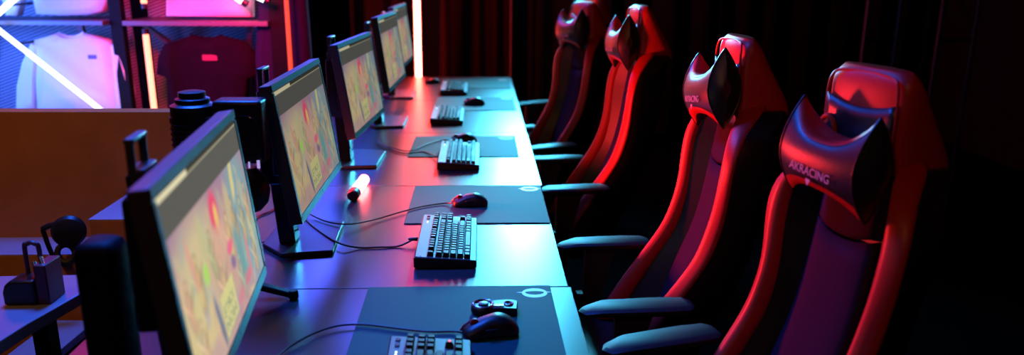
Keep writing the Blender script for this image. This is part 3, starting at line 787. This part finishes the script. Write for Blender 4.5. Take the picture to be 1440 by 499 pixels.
# side table with sloping right edge
tb = thing('side_table', 'low lilac-blue side table in the lower left corner', 'table', (-1.2, 1.6, 0))
TP = [at_z(x, y, DZ) for x, y in ((-120, 390), (113, 386), (188, 373), (191, 393), (172, 411), (114, 412), (38, 455), (0, 479), (-60, 520), (-160, 560))]
tt = MB().prism([(p.x + 1.2, p.y - 1.6) for p in reversed(TP)], DZ - .03, DZ); obj('table_top', tt, M_tbl, tb, bevel=.002)
lg = MB(); 
for x, y in ((-.55, .22), (.13, .20), (-.55, -.30)): lg = MB().box((x, y, .355), (.04, .04, .71)); obj('leg', lg, M_post, tb)
obj('leg', MB().box((.12, -.22, .355), (.04, .04, .71)), M_post, tb)
# low bench in front of it
be = thing('low_bench', 'blue lit low bench below the side table at the left', 'bench', (-1.2, 1.4, 0))
r0, r1 = at_z(90, 487, .45), at_z(114, 467, .45)
dd = (r1 - r0).normalized(); nn = Vector((-dd.y, dd.x, 0)); bw = .13
q = [r0 - dd * .8, r1 + dd * .08, r1 + dd * .08 + nn * bw, r0 - dd * .8 + nn * bw]
obj('bench_top', MB().prism([(p.x + 1.2, p.y - 1.4) for p in q], .425, .45), M_tbl, be, bevel=.002)
for k in (0, 1):
    c_ = (r0 - dd * .6 if k == 0 else r1 + dd * .02) + nn * bw / 2
    obj('leg', MB().box((c_.x + 1.2, c_.y - 1.4, .2125), (.10, .05, .424)), M_post, be)

# case with loop handle on the table
c_ = at_z(52, 430, DZ)
cs = thing('equipment_case', 'small black case with loop handle and two shiny clips on the side table', 'case', (c_.x, c_.y + .03, DZ))
def S(px, py): return at_y(px, py, c_.y + .03) - Vector(cs.location)
x0_, x1_ = S(12, 400).x, S(58, 400).x; zt = S(40, 388).z
rings = []
for y_ in (-.03, .03):
    pf = [(x0_, .001), (x1_, .001), (x1_, zt), (x0_ + .02, zt - .002), (x0_ + .006, zt - .012), (x0_, zt - .03)]
    rings.append([(x, y_, z) for x, z in pf])
obj('case_body', MB().loft(rings), M_blk, cs, bevel=.006, seg=3)
obj('case_side', MB().box(((x1_ + S(75, 400).x) / 2 + .001, .01, S(66, 368).z / 2), (S(75, 400).x - x1_, .07, S(66, 368).z)), M_purp, cs, bevel=.003)
hx = S(39, 360).x
hp = [(hx - .016, .02, zt - .02), (hx - .016, .02, S(39, 352).z), (hx - .009, .02, S(39, 347).z), (hx, .02, S(39, 345).z), (hx + .009, .02, S(39, 347).z), (hx + .016, .02, S(39, 352).z), (hx + .016, .02, zt - .02)]
obj('loop_handle', MB().tube(smooth_path(hp), .0055, 8), M_purp, cs, smooth=True)
for px, py in ((50, 372), (59, 365)):
    q_ = S(px, py); k_ = MB().tube([q_ + Vector((-.003, 0, .006)), q_ + Vector((.008, -.012, -.012))], .005, 10); k_.tube([q_ + Vector((.008, -.012, -.012)), q_ + Vector((.010, 0, -.05))], .006, 8)
    obj('metal_clip', k_, M_chrome, cs, smooth=True)
# headset hung over the ledge edge
h_ = at_y(92, 352, lf - .03)
hs = thing('headset', 'dark headset with round ear cup hanging over the wooden ledge', 'headset', tuple(h_))
def Hh(px, py, y=0): return at_y(px, py, lf - .03) - h_ + Vector((0, y, 0))
ec = MB(); cc = Hh(97, 325); ec.lathe([(0, -.020), (.034, -.020), (.046, -.012), (.048, .003), (.040, .014), (.02, .018), (0, .018)], axis=(.35, -1, .1), org=cc, n=28)
obj('ear_cup', ec, M_blk, hs, smooth=True)
ec = MB(); ec.torus(Hh(93, 356), .026, .009, Matrix.Rotation(R(80), 3, 'X'))
obj('ear_pad', ec, M_blkm, hs, smooth=True)
obj('headband', MB().tube(smooth_path([Hh(60, 322, .0), Hh(68, 345, 0), Hh(76, 362, 0), Hh(86, 371, 0), Hh(98, 371, 0), Hh(106, 362, 0), Hh(110, 345), Hh(108, 330)]), .007, 8), M_blk, hs, smooth=True)
obj('microphone_boom', MB().tube(smooth_path([Hh(60, 322), Hh(68, 318), Hh(78, 316), Hh(88, 318)]), .009, 8), M_blk, hs, smooth=True)

# shelving with hanging clothes
SY = 4.45
def shop_bay(x0, x1, label, post=True):
    t = thing('shop_shelf', label, 'shelf unit', (x0, SY, 0), 0, 'steel shop shelving along the back left')
    w = x1 - x0
    zs = at_y(190, 28, SY - .1).z
    obj('mesh_back', MB().box((w / 2, .16, 1.25), (w - .02, .012, 2.5)), M_mesh, t)
    obj('shelf_board', MB().box((w / 2, -.02, zs - .012), (w - .02, .34, .026)), M_shelf, t, bevel=.003)
    for xx in (w * .13, w * .84):
        obj('shelf_bracket', MB().loft([[(xx - .016, -.13, zs - .03), (xx + .016, -.13, zs - .03), (xx + .016, -.10, zs - .03), (xx - .016, -.10, zs - .03)],
                                       [(xx - .016 + (.10 if xx < w / 2 else -.10), .13, zs - .24), (xx + .016 + (.10 if xx < w / 2 else -.10), .13, zs - .24), (xx + .016 + (.10 if xx < w / 2 else -.10), .15, zs - .20), (xx - .016 + (.10 if xx < w / 2 else -.10), .15, zs - .20)]]), M_shelf, t)
    for xx in (.0, w):
        pass
    return t, zs
xa, xb, xc = -3.0, at_y(186, 80, SY).x, at_y(400, 40, SY).x
bayL, ZS = shop_bay(xa, xb - .04, 'blue lit steel shelf bay holding the white sweatshirts, far left')
bayR, _ = shop_bay(xb + .04, xc - .03, 'magenta lit steel shelf bay holding the dark shirt')
for x, lb in ((xb, 'black upright post between the blue and magenta shelf bays'), (xc, 'black upright post right of the magenta shelf bay')):
    tag(obj('shelf_post', MB().box((x, SY - .12, 1.25), (.066 if x == xb else .085, .05, 2.5)), M_post, bevel=.004), lb, 'post', 'black shelf posts')

def shirt(name, pts_body, y, depth, m, label, sleeves=(), neck=None, badge=None, hanger=True):
    t = thing(name, label, 'clothing', (0, 0, 0))
    def body(pts, dep, off, nm, mm):
        c = sum((Vector((p.x, 0, p.z)) for p in pts), Vector()) / len(pts)
        rings = []
        for s_, d_ in ((.0, 1.0), (.45, .96), (.8, .70), (1.0, .05)):
            pass
        front = []
        mb = MB(); n = len(pts)
        rs = []
        for s_, d_ in ((1.0, 0.0), (.985, .55), (.93, .85), (.7, 1.0)):
            rs.append([Vector((c.x + (p.x - c.x) * s_, off - dep * d_ + .006 * math.sin(p.x * 60 + p.z * 20) * d_, c.z + (p.z - c.z) * s_)) for p in pts])
        mb.loft(rs, cap=False); mb.add(rs[-1], [tuple(range(n))])
        rb = [[Vector((v.x, 2 * off - v.y, v.z)) for v in r] for r in rs]
        mb.loft([list(reversed(r)) for r in rb], cap=False); mb.add(rb[-1], [tuple(reversed(range(n)))])
        return obj(nm, mb, mm, t, smooth=True, angle=70)
    b_ = body(pts_body, depth, y, 'torso', m)
    for s_ in sleeves: body(s_, depth * .75, y - .012, 'sleeve', m)
    if neck: obj('collar', MB().tube(smooth_path(neck, 5), .012, 8), m, t, smooth=True)
    if badge: obj('chest_print', MB().box(badge[0], badge[1]), badge[2], t)
    return t
GY = 4.36
def G(*px): return [at_y(x, y, GY) for x, y in px]
for_sleeveL = G((50, 58), (60, 62), (56, 110), (54, 158), (28, 158), (30, 120), (38, 85))
for_sleeveR = G((160, 60), (172, 62), (182, 95), (189, 130), (189, 158), (168, 158), (166, 110))
shirt('sweatshirt', G((52, 55), (82, 46), (92, 51), (103, 52), (113, 50), (119, 46), (160, 57), (170, 75), (170, 158), (112, 158), (56, 158), (50, 80)), GY, .055, M_white,
      'white long sleeved sweatshirt hanging under the shelf at far left', [for_sleeveL, for_sleeveR], G((82, 46), (90, 51), (102, 53), (113, 50), (119, 46)),
      (at_y(130, 80, GY - .058), (.045, .004, .022), mat('grey_print', (.12, .14, .3), .7)))
shirt('tshirt', G((232, 62), (268, 50), (282, 54), (300, 55), (312, 50), (346, 58), (362, 75), (366, 105), (352, 110), (346, 190), (240, 190), (236, 108), (222, 104), (224, 80)), GY, .05, M_dcloth,
      'dark t-shirt with small red chest label hanging under the magenta shelf', [], G((268, 50), (280, 54), (300, 55), (312, 50)),
      (at_y(295, 81, GY - .053), (.078, .004, .030), mat('red_print', (.30, .015, .06), .7, emit=(.6, .02, .12), estr=.06)))  # a faint glow is put into the label's colour
# garments above the shelf
zb = ZS
def above(name, pts, m, label, sleeves=()):
    return shirt(name, pts, GY, .05, m, label, sleeves)
above('sweatshirt', G((54, 20), (50, 0), (48, -40), (60, -60), (140, -60), (158, -40), (158, 0), (150, 16), (130, 21), (90, 22)), M_white, 'white sweatshirt with pink stain of light hanging above the left shelf, top cut by frame', [G((14, 22), (8, 0), (18, -40), (36, -44), (36, 0), (30, 22))])
above('sweatshirt', G((236, 23), (236, -10), (240, -50), (340, -50), (356, -10), (357, 24)), M_pinkc, 'pink lit folded shirt standing on the magenta shelf at the top', [])
# dark coat right of the orange tube
above('coat', [at_y(x, y, 5.2) for x, y in ((425, -60), (452, -60), (470, -20), (476, 60), (474, 150), (414, 150), (410, 60), (416, -10))], mat('dark_blue_cloth', (.02, .012, .04), .95, spec=.05), 'dark coat hanging just right of the orange tube', [])

# ------------------------------------------------------------------ neon tubes
def neon(p0, p1, r, col, s, label, bracket=True):
    t = thing('neon_tube', label, 'light tube', tuple(p0), 0, 'glowing light tubes')
    d_ = Vector(p1) - Vector(p0); ln_ = d_.length; ax = d_.normalized()
    obj('glass_tube', MB().lathe([(0, .02), (r * .8, .021), (r, .03), (r, ln_ - .03), (r * .8, ln_ - .021), (0, ln_ - .02)], axis=ax, n=16), tube_mat('glow', col, s), t, smooth=True)
    for h0, h1 in ((0, .026), (ln_ - .026, ln_)):
        obj('end_cap', MB().lathe([(0, h0), (r * 1.12, h0), (r * 1.12, h1), (0, h1)], axis=ax, n=16), M_steel, t, smooth=True)
    if bracket:
        m_ = Vector(p0).lerp(Vector(p1), .3) - Vector(p0)
        if bracket == 'hang':
            obj('hanging_rod', MB().tube([m_ + Vector((0, 0, r * .6)), Vector((m_.x, m_.y, ZC - Vector(p0).z))], .005, 8), M_steel, t, smooth=True); return t
        obj('wall_bracket', MB().tube([m_ + Vector((0, r * .6, 0)), m_ + Vector((0, 4.60 - (Vector(p0) + m_).y, 0))], .006, 8), M_steel, t, smooth=True)
    return t
b0 = at_y(589, 118, 5.72); b1 = at_y(586, 0, 5.72)
neon((b0.x, 5.72, .004), (b1.x, 5.72, 2.6), .022, (1, .045, .03), 75, 'tall glowing red-white tube standing at the far end of the desk row', False)
t0 = at_y(409, 100, 4.22)
neon((t0.x, 4.22, .004), (t0.x, 4.22, 2.3), .011, (1, .06, .015), 1.5, 'upright orange-red tube on the post left of the dark coat', False)
a0, a1 = at_y(204, 41, 4.22), at_y(215, 170, 4.22)
neon((a0.x, 4.22, .004), (a0.x, 4.22, a0.z), .015, (1, .25, .15), 3.6, 'lower upright red tube on the black post beside the white sweatshirt', False)
a2 = at_y(208, 12, 4.22)
neon((a0.x + .01, 4.22, a2.z), (a0.x + .01, 4.22, a2.z + .9), .015, (1, .25, .15), 3.6, 'upper red tube above the shelf, cut by the top of the frame')
w0, w1 = at_y(-40, 12, 4.18), at_y(146, 158, 4.18)
w1b = w1 + (w1 - w0) * .12
neon(w0, w1b, .013, (.70, .82, 1), 3.2, 'long white tube slanting across the white sweatshirt')
w2, w3 = at_y(-40, 52, 4.16), at_y(32, -12, 4.16)
neon(w3, w2, .015, (.70, .82, 1), 3.2, 'white tube slanting through the top left corner')
neon(at_y(348, 6, 4.2), at_y(315, -16, 4.2), .018, (1, .55, .6), 6, 'short pinkish tube end in front of the pink shirt', 'hang')
neon(at_y(379, 2, 4.2), at_y(330, -20, 4.2), .018, (.7, .8, 1), 6, 'short bluish white tube end near the post at the top', 'hang')

# ------------------------------------------------------------------ truss frames at the far right
def frame(px0, px1, label):
    a_, b_ = at_y(px0, 20, 5.4).x, at_y(px1, 20, 5.4).x
    t = thing('truss_frame', label, 'frame', ((a_ + b_) / 2, 5.4, 0), 0, 'metal truss frames in the dark right corner')
    h = (b_ - a_) / 2; zb_ = at_y(1240, 56, 5.4).z
    for sx in (-1, 1): obj('upright', MB().tube([(sx * h, 0, 0), (sx * h, 0, 2.7)], .018, 10), M_steel, t, smooth=True)
    obj('diagonal_brace', MB().tube([(-h * .4, 0, zb_ + .34), (h, 0, zb_ + .08)], .010, 8), M_steel, t, smooth=True)
    for zz in (zb_, 2.66, .12): obj('crossbar', MB().tube([(-h, 0, zz), (h, 0, zz)], .014, 8), M_steel, t, smooth=True)
    return t
frame(1220, 1265, 'dim cyan lit truss frame, left one of the two above the near chair')
frame(1325, 1374, 'dim purple truss frame, right one of the two above the near chair')

# ------------------------------------------------------------------ lights
def area(name, loc, target, size, power, col, sizey=None, spread=None):
    l = bpy.data.lights.new(name, 'AREA'); l.energy = power; l.color = col; l.size = size
    if sizey: l.shape = 'RECTANGLE'; l.size_y = sizey
    if spread: l.spread = spread
    o = bpy.data.objects.new(name, l); C.objects.link(o); o.location = loc
    o.rotation_euler = (Vector(target) - Vector(loc)).to_track_quat('-Z', 'Y').to_euler()
    return o
def spot(name, loc, target, power, col, ang=50, blend=.6, rad=.08):
    l = bpy.data.lights.new(name, 'SPOT'); l.energy = power; l.color = col; l.spot_size = R(ang); l.spot_blend = blend; l.shadow_soft_size = rad
    o = bpy.data.objects.new(name, l); C.objects.link(o); o.location = loc
    o.rotation_euler = (Vector(target) - Vector(loc)).to_track_quat('-Z', 'Y').to_euler()
    return o
area('cyan_wash', (.36, 6.45, 1.95), (.15, 2.6, .74), .36, 44, (.07, .60, .95), .75, spread=R(76))
area('violet_wash', (-1.3, 6.1, 2.6), (-.7, 2.2, .74), .7, 16, (.06, .10, 1.0), spread=R(90))
area('blue_wash', (-.95, 2.5, 2.9), (-.75, 1.5, .9), .5, 42, (.02, .13, 1.0), spread=R(90))
area('warm_fill', (-.9, -.7, 2.9), (.9, 2.0, 1.0), .6, 6, (1.0, .36, .09))
area('red_wash', (-2.3, 4.0, 2.2), (.75, 2.6, .9), .6, 6, (1.0, .012, .03))
area('red_glow', (-.53, 2.61, .90), (.62, 2.35, 1.02), .10, 15, (1.0, .02, .025), .16, spread=R(100))  # unseen lamp added behind the second monitor to redden the chairs
area('shop_blue', (-3.1, 3.2, 1.35), (-2.35, 4.6, .98), .9, 36, (.05, .15, 1.0), spread=R(100))
area('shop_pink', (-1.25, 3.2, 1.75), (-1.35, 4.6, 1.0), .3, 14, (1.0, .01, .12), spread=R(75))
spot('cyan_spot', (.10, 5.45, 2.75), (.72, 4.1, 1.28), 48, (.03, .62, 1.0), 42)
spot('curtain_cyan', (.75, 6.2, 2.9), (.75, 7.1, 1.9), 30, (.0, .55, 1.0), 70)
spot('counter_warm', (-1.9, 1.0, 2.9), (-1.8, 2.5, .85), 75, (1.0, .48, .09), 60)

# ------------------------------------------------------------------ world, camera, view
w = bpy.data.worlds.new('room_dark'); bpy.context.scene.world = w; w.use_nodes = True
w.node_tree.nodes['Background'].inputs[0].default_value = (.02, .03, .06, 1)
w.node_tree.nodes['Background'].inputs[1].default_value = .05
cd = bpy.data.cameras.new('camera_view'); cd.lens = FPX / 1440 * 36; cd.sensor_width = 36; cd.sensor_fit = 'HORIZONTAL'; cd.clip_start = .02
cd.dof.use_dof = True; cd.dof.focus_distance = 2.1; cd.dof.aperture_fstop = 2.0
co = bpy.data.objects.new('camera_view', cd); C.objects.link(co); co.location = CAMLOC; co.rotation_euler = EUL
bpy.context.scene.camera = co
sc = bpy.context.scene
sc.view_settings.view_transform = 'Standard'
sc.view_settings.look = 'None'
sc.view_settings.exposure = 0
